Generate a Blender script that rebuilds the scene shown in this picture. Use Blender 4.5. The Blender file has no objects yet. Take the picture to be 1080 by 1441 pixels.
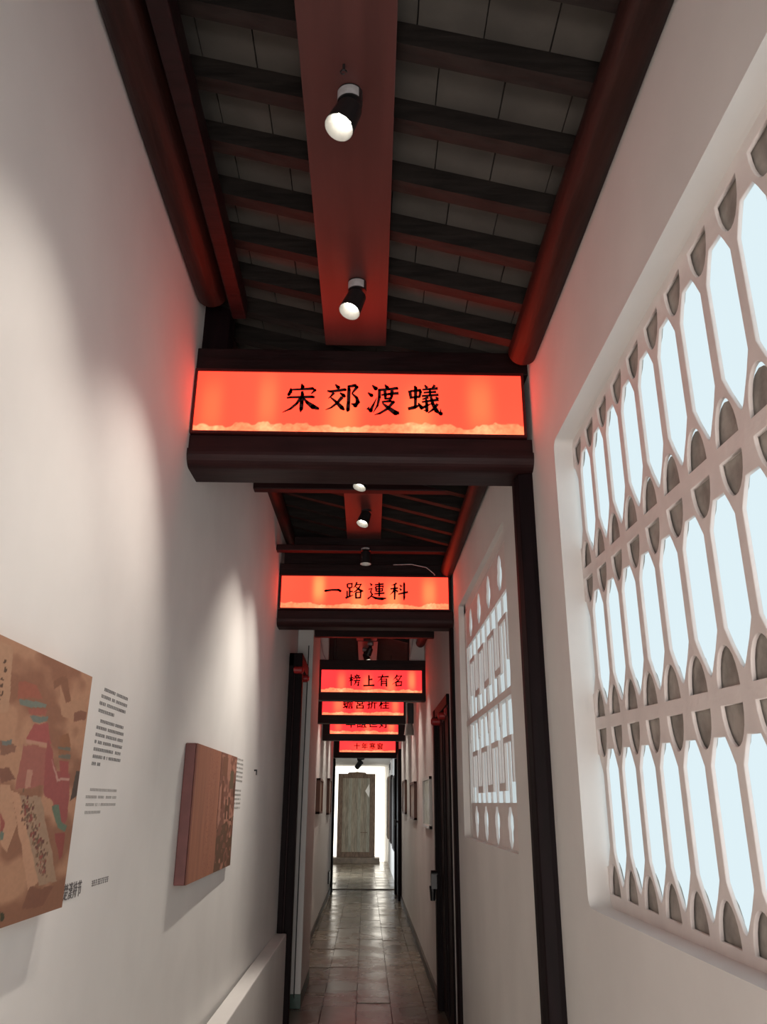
import bpy, bmesh, math, random
import numpy as np
from mathutils import Matrix, Vector

C = bpy.context.scene.collection
R = random.Random(7)
EYE = 1.7          # camera height; everything below is measured from the eye and lifted at the end
PI = math.pi

# ------------------------------------------------------------------ camera, world, big lights, exposure
cam_d = bpy.data.cameras.new('camera')
cam = bpy.data.objects.new('camera', cam_d)
C.objects.link(cam)
_m = [[0.999759, -0.012928, -0.017748], [-0.021126, -0.346039, -0.937982], [0.005985, 0.938131, -0.346229]]
cam.matrix_world = Matrix.Translation((0, 0, EYE)) @ Matrix(_m).to_4x4()
cam_d.sensor_fit = 'HORIZONTAL'
cam_d.sensor_width = 36.0
cam_d.lens = 36.0 * 1110 / 1080
cam_d.clip_start = 0.02
bpy.context.scene.camera = cam

vs = bpy.context.scene.view_settings
vs.view_transform = 'Standard'
vs.look = 'None'
vs.gamma = 1
vs.use_curve_mapping = False
vs.exposure = 0.12

world = bpy.data.worlds.new('world')
bpy.context.scene.world = world
world.use_nodes = True
bg = world.node_tree.nodes['Background']
bg.inputs[0].default_value = (0.80, 0.90, 1.0, 1)
bg.inputs[1].default_value = 0.5


def area_light(name, loc, rot, sx, sy, power, color):
    d = bpy.data.lights.new(name, 'AREA')
    d.shape = 'RECTANGLE'
    d.size = sx
    d.size_y = sy
    d.energy = power
    d.color = color
    o = bpy.data.objects.new(name, d)
    C.objects.link(o)
    o.location = loc
    o.rotation_euler = rot
    return o


# unseen fill light added behind the camera, at the open near end
area_light('rear_fill', (-0.04, -2.2, EYE - 0.90), (PI / 2 - 0.45, 0, 0), 1.45, 1.5, 98, (1.0, 0.90, 0.84))
# daylight through the side doorway of the far room
area_light('side_door_daylight', (-1.35, 21.6, EYE - 0.5), (0, -PI / 2 + 0.5, 0), 1.6, 1.2, 60, (0.86, 0.94, 1.0))

# ------------------------------------------------------------------ materials
_mats = {}


def mat(name, col, rough=0.6, var=0.0, scale=8.0, bump=0.0, spec=0.5, stretch=(1, 1, 1), metal=0.0, rvar=0.0, col2=None):
    if name in _mats:
        return _mats[name]
    m = bpy.data.materials.new(name)
    _mats[name] = m
    m.use_nodes = True
    nt = m.node_tree
    b = nt.nodes['Principled BSDF']
    b.inputs['Base Color'].default_value = (*col, 1)
    b.inputs['Roughness'].default_value = rough
    b.inputs['Metallic'].default_value = metal
    b.inputs['Specular IOR Level'].default_value = spec
    tc = nt.nodes.new('ShaderNodeTexCoord')
    mp = nt.nodes.new('ShaderNodeMapping')
    mp.inputs['Scale'].default_value = stretch
    nt.links.new(tc.outputs['Object'], mp.inputs['Vector'])
    nz = nt.nodes.new('ShaderNodeTexNoise')
    nz.inputs['Scale'].default_value = scale
    nz.inputs['Detail'].default_value = 6
    nt.links.new(mp.outputs[0], nz.inputs['Vector'])
    if var > 0:
        rp = nt.nodes.new('ShaderNodeValToRGB')
        c2 = col2 or tuple(c * (1 - var) for c in col)
        rp.color_ramp.elements[0].position = 0.36
        rp.color_ramp.elements[0].color = (*c2, 1)
        rp.color_ramp.elements[1].position = 0.64
        rp.color_ramp.elements[1].color = (*[min(1, c * (1 + var * 0.5)) for c in col], 1)
        nt.links.new(nz.outputs[0], rp.inputs[0])
        nt.links.new(rp.outputs[0], b.inputs['Base Color'])
    if rvar > 0:
        mr = nt.nodes.new('ShaderNodeMapRange')
        mr.inputs['To Min'].default_value = max(0.03, rough - rvar)
        mr.inputs['To Max'].default_value = rough + rvar
        mr.inputs['From Min'].default_value = 0.35
        mr.inputs['From Max'].default_value = 0.65
        nt.links.new(nz.outputs[0], mr.inputs['Value'])
        nt.links.new(mr.outputs[0], b.inputs['Roughness'])
    if bump > 0:
        bp = nt.nodes.new('ShaderNodeBump')
        bp.inputs['Strength'].default_value = bump
        bp.inputs['Distance'].default_value = 0.02
        nt.links.new(nz.outputs[0], bp.inputs['Height'])
        nt.links.new(bp.outputs[0], b.inputs['Normal'])
    return m


def emis(name, col, strength):
    m = bpy.data.materials.new(name)
    m.use_nodes = True
    nt = m.node_tree
    nt.nodes.clear()
    e = nt.nodes.new('ShaderNodeEmission')
    e.inputs[0].default_value = (*col, 1)
    e.inputs[1].default_value = strength
    o = nt.nodes.new('ShaderNodeOutputMaterial')
    nt.links.new(e.outputs[0], o.inputs[0])
    return m


def attr_mat(name, emission=False, strength=1.0, rough=0.6):
    m = bpy.data.materials.new(name)
    m.use_nodes = True
    nt = m.node_tree
    a = nt.nodes.new('ShaderNodeVertexColor')
    a.layer_name = 'Col'
    if emission:
        e = nt.nodes.new('ShaderNodeEmission')
        e.inputs[1].default_value = strength
        nt.links.new(a.outputs[0], e.inputs[0])
        nt.links.new(e.outputs[0], nt.nodes['Material Output'].inputs[0])
    else:
        b = nt.nodes['Principled BSDF']
        b.inputs['Roughness'].default_value = rough
        nt.links.new(a.outputs[0], b.inputs['Base Color'])
    return m


def lin(c):
    c = np.asarray(c, float) / 255.0
    return np.where(c <= 0.04045, c / 12.92, ((c + 0.055) / 1.055) ** 2.4)


M_wall = mat('white_plaster', (0.78, 0.765, 0.74), 0.75, 0.04, 2.5, 0.12)
M_lat = mat('white_painted_cement', (0.80, 0.74, 0.71), 0.65, 0.05, 9, 0.25)
M_plate = mat('shaded_cement', (0.36, 0.325, 0.29), 0.85, 0.30, 14, 0.3)  # eyelet backs: shade of the recesses is put into this darker grey
M_wood = mat('dark_lacquered_wood', (0.014, 0.005, 0.0055), 0.5, 0.4, 5, 0.15, spec=0.25, stretch=(1, 6, 6))
M_woodx = mat('dark_brown_beam_paint', (0.026, 0.0075, 0.008), 0.5, 0.3, 4, 0.1, spec=0.22, stretch=(1, 6, 6))
M_post = mat('black_brown_post_paint', (0.008, 0.003, 0.004), 0.55, 0.3, 5, 0.12, spec=0.12, stretch=(6, 6, 1))
M_purl = mat('reddish_black_purlin', (0.026, 0.008, 0.006), 0.5, 0.4, 6, 0.2, spec=0.3, stretch=(6, 0.6, 6))
M_raft = mat('rafter_wood', (0.019, 0.015, 0.013), 0.62, 0.4, 6, 0.2, spec=0.25, stretch=(1, 6, 6))
M_plank = mat('red_brown_plank', (0.085, 0.027, 0.024), 0.40, 0.15, 3, 0.05, stretch=(6, 0.5, 6))
M_tile = mat('grey_roof_brick', (0.088, 0.078, 0.068), 0.85, 0.22, 4, 0.3)
M_deck = mat('dark_roof_deck', (0.02, 0.018, 0.017), 0.9, 0.3, 5)
M_base = mat('grey_green_skirting', (0.10, 0.09, 0.075), 0.5, 0.3, 6)
M_green = mat('dark_green_plinth_paint', (0.02, 0.075, 0.05), 0.4, 0.3, 9)
M_black = mat('black_metal', (0.012, 0.012, 0.013), 0.35)
M_label = mat('pale_grey_sticker', (0.45, 0.44, 0.45), 0.5, 0.15, 40)
M_reflect = mat('white_reflector', (0.32, 0.31, 0.29), 0.5)
M_ink = mat('grey_black_vinyl', (0.13, 0.12, 0.12), 0.6)
M_inkl = mat('light_grey_vinyl', (0.42, 0.40, 0.38), 0.6)
M_char = mat('dark_maroon_lacquer', (0.030, 0.003, 0.004), 0.6)
M_red = mat('peg_red', (0.45, 0.03, 0.03), 0.35, 0.2, 20)  # red set as the colour of the lintel pegs
M_lens = emis('spot_lens_glow', (1.0, 0.94, 0.82), 14)
M_pane = emis('daylit_frosted_glass', (0.74, 0.88, 0.93), 0.92)
M_backlit = emis('backlit_white_panel', (1.0, 0.94, 0.82), 2.6)
FLOORM = [mat('stone_slab_%s' % n, c, 0.25, 0.18, 2.2, 0.05, rvar=0.06, stretch=(1, 1, 1)) for n, c in
          (('brown', (0.21, 0.165, 0.115)), ('grey', (0.195, 0.16, 0.115)), ('pale', (0.235, 0.19, 0.135)))]
M_grout = mat('dark_joint', (0.10, 0.08, 0.06), 0.7)

# ------------------------------------------------------------------ builders
roots = []


def link(name, mesh, m, parent=None, origin=None):
    """mesh vertices are in scene-relative coordinates; origin = the object's own origin"""
    o = bpy.data.objects.new(name, mesh)
    C.objects.link(o)
    if m is not None and not mesh.materials:
        mesh.materials.append(m)
    if parent is not None:
        base = parent['_o']
        o.parent = parent
        own = Vector(base)
        mesh.transform(Matrix.Translation(-own))
        o['_o'] = list(base)
    else:
        own = Vector(origin) if origin else Vector((0, 0, 0))
        mesh.transform(Matrix.Translation(-own))
        o.location = own
        o['_o'] = list(own)
        roots.append(o)
    return o


def thing(name, label, cat, loc, group=None):
    o = bpy.data.objects.new(name, None)
    o.empty_display_size = 0.05
    C.objects.link(o)
    o.location = loc
    o['_o'] = list(loc)
    o['label'] = label
    o['category'] = cat
    if group:
        o['group'] = group
    roots.append(o)
    return o


def tag(o, label, cat, group=None):
    o['label'] = label
    o['category'] = cat
    if group:
        o['group'] = group
    return o


def struct(o):
    o['kind'] = 'structure'
    return o


class MB:
    def __init__(self):
        self.v = []
        self.f = []
        self.sm = []

    def add(self, vs_, fs, smooth=False):
        n = len(self.v)
        self.v += [tuple(p) for p in vs_]
        self.f += [tuple(i + n for i in f) for f in fs]
        self.sm += [smooth] * len(fs)
        return self

    def box(self, x0, x1, y0, y1, z0, z1):
        return self.hexa([(x0, y0, z0), (x1, y0, z0), (x1, y1, z0), (x0, y1, z0),
                          (x0, y0, z1), (x1, y0, z1), (x1, y1, z1), (x0, y1, z1)])

    def hexa(self, p):
        return self.add(p, [(0, 3, 2, 1), (4, 5, 6, 7), (0, 1, 5, 4), (1, 2, 6, 5), (2, 3, 7, 6), (3, 0, 4, 7)])

    def prism(self, poly, axis, a, b):
        """poly = 2-D outline; axis: 'x' -> poly is (y,z); 'y' -> (x,z); 'z' -> (x,y)"""
        def P(p, t):
            return (t, p[0], p[1]) if axis == 'x' else ((p[0], t, p[1]) if axis == 'y' else (p[0], p[1], t))
        n = len(poly)
        self.add([P(p, a) for p in poly] + [P(p, b) for p in poly],
                 [tuple(range(n))[::-1], tuple(range(n, 2 * n))] + [(i, (i + 1) % n, n + (i + 1) % n, n + i) for i in range(n)])
        return self

    def cyl(self, p0, p1, r0, r1=None, n=16, caps=True):
        r1 = r0 if r1 is None else r1
        p0, p1 = Vector(p0), Vector(p1)
        d = (p1 - p0).normalized()
        u = d.orthogonal().normalized()
        w = d.cross(u)
        vs_ = []
        for p, r in ((p0, r0), (p1, r1)):
            for i in range(n):
                a = 2 * PI * i / n
                vs_.append(p + u * (r * math.cos(a)) + w * (r * math.sin(a)))
        fs = [(i, (i + 1) % n, n + (i + 1) % n, n + i) for i in range(n)]
        self.add(vs_, fs, True)
        if caps:
            self.add(vs_, [tuple(range(n))[::-1], tuple(range(n, 2 * n))])
        return self

    def tube(self, pts, r, n=8):
        for a, b in zip(pts[:-1], pts[1:]):
            self.cyl(a, b, r, n=n)
        return self

    def mesh(self, name='m'):
        me = bpy.data.meshes.new(name)
        me.from_pydata(self.v, [], self.f)
        bm = bmesh.new()
        bm.from_mesh(me)
        bmesh.ops.recalc_face_normals(bm, faces=bm.faces)
        bm.to_mesh(me)
        bm.free()
        me.polygons.foreach_set('use_smooth', self.sm)
        me.update()
        return me

    def obj(self, name, m, parent=None, origin=None, bevel=0.0):
        me = self.mesh(name)
        o = link(name, me, m, parent, origin)
        if bevel:
            b = o.modifiers.new('bevel', 'BEVEL')
            b.width = bevel
            b.segments = 2
            b.limit_method = 'ANGLE'
        return o


def cut_sheet(loops, depth, bevel=0.0):
    """flat sheet with holes from 2-D loops (first = outline), returned as a mesh in local u,v,w"""
    cu = bpy.data.curves.new('tmp', 'CURVE')
    cu.dimensions = '2D'
    cu.fill_mode = 'BOTH'
    cu.extrude = depth / 2 - bevel
    cu.bevel_depth = bevel
    cu.bevel_resolution = 1
    for lp in loops:
        sp = cu.splines.new('POLY')
        sp.points.add(len(lp) - 1)
        for i, (u, v) in enumerate(lp):
            sp.points[i].co = (u, v, 0, 1)
        sp.use_cyclic_u = True
    o = bpy.data.objects.new('tmp', cu)
    C.objects.link(o)
    dg = bpy.context.evaluated_depsgraph_get()
    dg.update()
    me = bpy.data.meshes.new_from_object(o.evaluated_get(dg))
    bpy.data.objects.remove(o)
    return me


def on_x_plane(me, x, yfun=None):
    """local (u,v,w) -> (x+w, u, v)"""
    for v in me.vertices:
        u, w_, d = v.co
        v.co = Vector((x + d, u, w_))
    me.materials.clear()
    me.update()
    return me


# ------------------------------------------------------------------ plan of the passage
FL = -1.70
XL1, XR1 = -0.80, 0.72
Y1, Y2, Y3 = 3.17, 6.25, 9.45      # the three nearer sign frames
YD, YR = 17.9, 26.5                # far door frame, back of the far room


def xl(y):   # inner face of the left wall
    return XL1 if y <= 3.2 else (XL1 + 0.09 * min(1, (y - 3.2) / 4.0))


def xr(y):
    return XR1 if y <= 3.2 else (XR1 - 0.03 * min(1, (y - 3.2) / 3.0))


ROOF0, SL = 2.05, 0.25              # underside of the rafters: z = ROOF0 - SL*x


def roofz(x):
    return ROOF0 - SL * x


def wall_strip(name, side, y0, y1, z0, z1, thick=0.25):
    f = xl if side < 0 else xr
    a, b = f(y0), f(y1)
    t = thick * side
    mb = MB().hexa([(a, y0, z0), (a + t, y0, z0), (b + t, y1, z0), (b, y1, z0),
                    (a, y0, z1), (a + t, y0, z1), (b + t, y1, z1), (b, y1, z1)])
    return struct(mb.obj(name, M_wall, None, (a, y0, z0)))


WT = 2.36
# left wall: near run, tapering run, far run
wall_strip('wall_left', -1, -2.0, 3.2, FL, WT)
wall_strip('wall_left', -1, 3.2, 7.2, FL, WT)
wall_strip('wall_left', -1, 7.2, 8.03, 1.25, WT)
wall_strip('wall_left', -1, 8.03, YD + 0.15, FL, WT)
for (a_, b_, c_, d_) in ((YD + 0.15, 20.8, FL, 1.2), (22.4, YR + 0.3, FL, 1.2), (20.8, 22.4, 0.5, 1.2)):
    struct(MB().box(-1.35, -1.10, a_, b_, c_, d_).obj('wall_left', M_wall, None, (-1.1, a_, c_)))


# right wall with two window openings and a doorway
def holed_wall(y0, y1, z0, z1, holes, thick=0.25):
    me = cut_sheet([[(y0, z0), (y1, z0), (y1, z1), (y0, z1)]] + holes, thick)
    on_x_plane(me, thick / 2)
    for v in me.vertices:
        v.co.x += xr(v.co.y)
    return me


def round_rect(y0, y1, z0, z1, r, n=5):
    pts = []
    for cx_, cz_, a0 in ((y1 - r, z0 + r, -PI / 2), (y1 - r, z1 - r, 0), (y0 + r, z1 - r, PI / 2), (y0 + r, z0 + r, PI)):
        for i in range(n + 1):
            a = a0 + PI / 2 * i / n
            pts.append((cx_ + r * math.cos(a), cz_ + r * math.sin(a)))
    return pts


W1 = (-0.02, 2.80, -0.31, 1.335)
W2 = (3.95, 5.93, -0.22, 1.42)
struct(link('wall_right', holed_wall(-2.0, 3.2, FL, 1.98, [round_rect(*W1, 0.035)]), M_wall, None, (XR1, -2, FL)))
struct(link('wall_right', holed_wall(3.2, 6.2, FL, 1.98, [round_rect(*W2, 0.035)]), M_wall, None, (XR1, 3.2, FL)))
wall_strip('wall_right', 1, 6.2, 6.75, FL, 1.98)
wall_strip('wall_right', 1, 6.75, 8.05, 0.86, 1.98)
wall_strip('wall_right', 1, 8.05, YR, FL, 1.98)

# back wall of the far room, its ceiling
struct(MB().box(-1.35, 0.95, YR + 0.06, YR + 0.3, FL, 1.6).obj('wall_back', M_wall, None, (0, YR, FL)))
struct(MB().box(-1.35, 0.95, YD + 0.1, YR + 0.3, 1.10, 1.2).obj('ceiling', mat('grey_board_ceiling', (0.42, 0.40, 0.37), 0.6, 0.1, 3), None, (0, YD, 1.1)))

# floor with individual slabs
floor = struct(MB().box(-1.35, 1.0, -2.0, YR + 0.3, FL - 0.15, FL - 0.012).obj('floor', M_grout, None, (0, 0, FL)))
edges_x = [-0.96, -0.66, -0.365, -0.06, 0.245, 0.545, 0.80]
for k in range(6):
    y = -1.9 + R.uniform(0, 0.4)
    while y < YR:
        L = R.choice((0.55, 0.62, 0.70))
        y1_ = min(y + L, YR + 0.1)
        if y < 18.15 < y1_:
            y1_ = 18.15
        if 18.15 <= y < 18.5:
            y = 18.5
            continue
        dz = R.uniform(-0.003, 0.003)
        t = [R.uniform(-0.0015, 0.0015) for _ in range(4)]
        x0, x1 = edges_x[k] + 0.003, edges_x[k + 1] - 0.003
        zt = FL + dz
        p = [(x0, y + .003, FL - 0.05), (x1, y + .003, FL - 0.05), (x1, y1_ - .003, FL - 0.05), (x0, y1_ - .003, FL - 0.05),
             (x0, y + .003, zt + t[0]), (x1, y + .003, zt + t[1]), (x1, y1_ - .003, zt + t[2]), (x0, y1_ - .003, zt + t[3])]
        MB().hexa(p).obj('floor_tile', R.choice(FLOORM), floor)
        y = y1_
struct(MB().box(-0.72, 0.70, 18.16, 18.49, FL - 0.05, FL + 0.02).obj('trim_1', FLOORM[0], None, (0, 18.3, FL), bevel=0.01))

# skirtings of the far run
struct(MB().box(-0.715, -0.695, 9.2, YD - 0.1, FL, FL + 0.09).obj('baseboard_left', M_base, None, (-0.7, 9.2, FL)))
struct(MB().box(0.668, 0.695, 8.15, 16.1, FL, FL + 0.09).obj('baseboard_right', M_base, None, (0.69, 8.15, FL)))

# left ledge
led = MB().hexa([(xl(3.0) - 0.01, -1.9, FL), (xl(3.0) + 0.085, -1.9, FL), (-0.70 + 0.075, 7.15, FL), (-0.72, 7.15, FL),
                 (xl(3.0) - 0.01, -1.9, -0.99), (xl(3.0) + 0.085, -1.9, -0.99), (-0.70 + 0.075, 7.15, -0.99), (-0.72, 7.15, -0.99)])
struct(led.obj('trim_2', M_wall, None, (-0.8, -1.9, FL), bevel=0.006))

# pilaster beside the left doorway, with a green painted foot
pil = struct(MB().box(-0.74, -0.555, 8.03, 9.2, FL + 0.11, 2.1).obj('trim_3', M_wall, None, (-0.65, 8.0, FL), bevel=0.006))
MB().box(-0.74, -0.553, 8.026, 9.2, FL, FL + 0.11).obj('painted_foot', M_green, pil)
# white wall returns beside the roof above the third sign
struct(MB().box(-0.80, -0.48, 9.62, 9.8, 1.45, 2.3).obj('trim_4', M_wall, None, (-0.6, 9.6, 1.45)))
struct(MB().box(0.52, 0.80, 9.62, 9.8, 1.45, 2.0).obj('trim_5', M_wall, None, (0.6, 9.6, 1.45)))

# ------------------------------------------------------------------ roof: deck, rafters and flat bricks between them
TT = 0.085


def slab(x0, x1, y0, y1, lo, hi):
    return MB().hexa([(x0, y0, roofz(x0) + lo), (x1, y0, roofz(x1) + lo), (x1, y1, roofz(x1) + lo), (x0, y1, roofz(x0) + lo),
                      (x0, y0, roofz(x0) + hi), (x1, y0, roofz(x1) + hi), (x1, y1, roofz(x1) + hi), (x0, y1, roofz(x0) + hi)])


roof = struct(slab(-1.05, 0.97, -2.0, YD + 0.1, TT + 0.03, TT + 0.08).obj('ceiling', M_deck, None, (0, 0, ROOF0)))
for k in range(-11, 47):
    y = 1.70 + 0.262 * k
    if 10.2 < y:
        break
    slab(-0.98, 0.90, y - 0.055, y, 0.0, TT).obj('rafter', M_raft, roof)
    if y < 6.4 and k >= -5:
        x = -0.95 + R.uniform(0, 0.1)
        while x < 0.86:
            x1 = min(x + R.uniform(0.17, 0.21), 0.90)
            j = R.uniform(0, 0.006)
            slab(x + 0.002, x1 - 0.002, y - 0.02, y + 0.262 - 0.03, TT + j, TT + 0.028).obj('roof_brick', M_tile, roof)
            x = x1

# ------------------------------------------------------------------ purlins along the walls
def log(name, label, p0, p1, r, m=M_purl):
    mb = MB()
    n = 10
    P0, P1 = Vector(p0), Vector(p1)
    for i in range(n):
        a = P0.lerp(P1, i / n)
        b = P0.lerp(P1, (i + 1) / n)
        mb.cyl(a, b, r * (1 + 0.04 * math.sin(i * 1.7)), r * (1 + 0.04 * math.sin((i + 1) * 1.7)), 20, i in (0, n - 1))
    o = mb.obj(name, m, None, (p0[0], p0[1], p0[2]))
    return tag(o, label, 'beam', 'round roof purlins')


log('purlin', 'round dark purlin along the left wall top, in front of the nearest signboard', (-0.730, -1.9, 2.160), (-0.730, 3.05, 2.175), 0.074)
log('purlin', 'round dark red-lit purlin along the right wall top, in front of the nearest signboard', (0.668, -1.9, 1.828), (0.668, 3.02, 1.875), 0.066)
log('purlin', 'round dark purlin along the left wall top, behind the nearest signboard', (-0.755, 3.46, 2.20), (-0.665, 9.4, 2.16), 0.06)
log('purlin', 'round red-lit purlin along the right wall top, behind the nearest signboard', (0.655, 3.46, 1.80), (0.63, 9.4, 1.80), 0.055)
o = MB().box(-0.64, -0.575, -1.9, 3.1, 2.075, 2.18).obj('wall_plate_beam', M_wood, None, (-0.6, -1.9, 2.06), bevel=0.008)
tag(o, 'square-edged dark beam running just inside the near left purlin, one edge lit red', 'beam')

# red-brown planks carrying the spotlights
for (xa, xb, xc, xd, ya, yb, lab) in (
        (-0.222, 0.042, -0.214, 0.066, -1.9, 3.16, 'red-brown board under the rafters carrying the two nearest spotlights'),
        (-0.178, 0.077, -0.176, 0.095, 3.45, 6.2, 'red-brown board under the rafters between the first and second signboards')):
    mb = MB().hexa([(xa, ya, 1.985), (xb, ya, 1.985), (xd, yb, 1.985), (xc, yb, 1.985), (xa, ya, 2.02), (xb, ya, 2.02), (xd, yb, 2.02), (xc, yb, 2.02)])
    tag(mb.obj('ceiling_board', M_plank, None, (0, ya, 2.0), bevel=0.003), lab, 'board', 'red-brown boards under the rafters')
for (xa, xb, lab) in ((-0.145, -0.055, 'left one of the pair of narrow red boards above the third signboard'),
                      (0.035, 0.115, 'right one of the pair of narrow red boards above the third signboard')):
    tag(MB().box(xa, xb, 6.7, 10.1, 1.96, 1.99).obj('ceiling_board', M_plank, None, (xa, 6.7, 1.96)), lab, 'board', 'red-brown boards under the rafters')
t = thing('junction_box', 'small pale junction box between the two narrow red boards above the third signboard', 'box', (-0.01, 8.9, 1.93))
MB().box(-0.05, 0.03, 8.2, 8.7, 1.93, 1.985).obj('housing', M_label, t, bevel=0.004)
MB().tube([(-0.01, 8.2, 1.95), (-0.01, 7.9, 1.94), (0.0, 7.6, 1.97)], 0.008).obj('cable', M_black, t)

# screw hook above the nearest spotlight
t = thing('screw_hook', 'tiny dark screw hook in the red board just above the nearest spotlight', 'hook', (-0.09, 1.68, 1.985))
MB().cyl((-0.09, 1.68, 1.985), (-0.09, 1.68, 1.965), 0.004, n=8).obj('shank', M_black, t)
MB().tube([(-0.09 + 0.009 * math.cos(a), 1.68, 1.957 + 0.009 * math.sin(a)) for a in [PI * 2 * i / 10 for i in range(9)]], 0.0022, 6).obj('ring', M_black, t)

# ------------------------------------------------------------------ header frames, posts, tie beams
def header(y, x0, x1, z_beam0, z_sign0, z_sign1, z_top, depth, label, cat='beam'):
    t = thing('header_beam', label, cat, ((x0 + x1) / 2, y, z_beam0))
    zc = (z_beam0 + z_sign0 - 0.0)
    h = z_sign0 - z_beam0 - 0.085
    # rounded lower log
    prof = []
    n = 7
    for i in range(n + 1):
        a = -PI / 2 - PI / 2 * i / n
        prof.append((y - 0.02 + 0.06 + 0.06 * math.cos(a), z_beam0 + 0.06 + 0.06 * math.sin(a)))
    prof += [(y - 0.02, z_beam0 + h), (y + depth, z_beam0 + h), (y + depth, z_beam0 + 0.05), (y + depth - 0.05, z_beam0)]
    MB().prism(prof, 'x', x0, x1).obj('beam', M_woodx, t)
    MB().box(x0, x1, y, y + 0.12, z_beam0 + h, z_sign0 - 0.012).obj('lower_board', M_woodx, t, bevel=0.004)
    MB().box(x0, x1, y, y + 0.12, z_sign1 + 0.012, z_top).obj('top_board', M_wood, t, bevel=0.004)
    MB().box(x0, x1, y + 0.10, y + 0.16, z_sign0 - 0.015, z_sign1 + 0.015).obj('back_board', M_wood, t)
    return t


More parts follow.
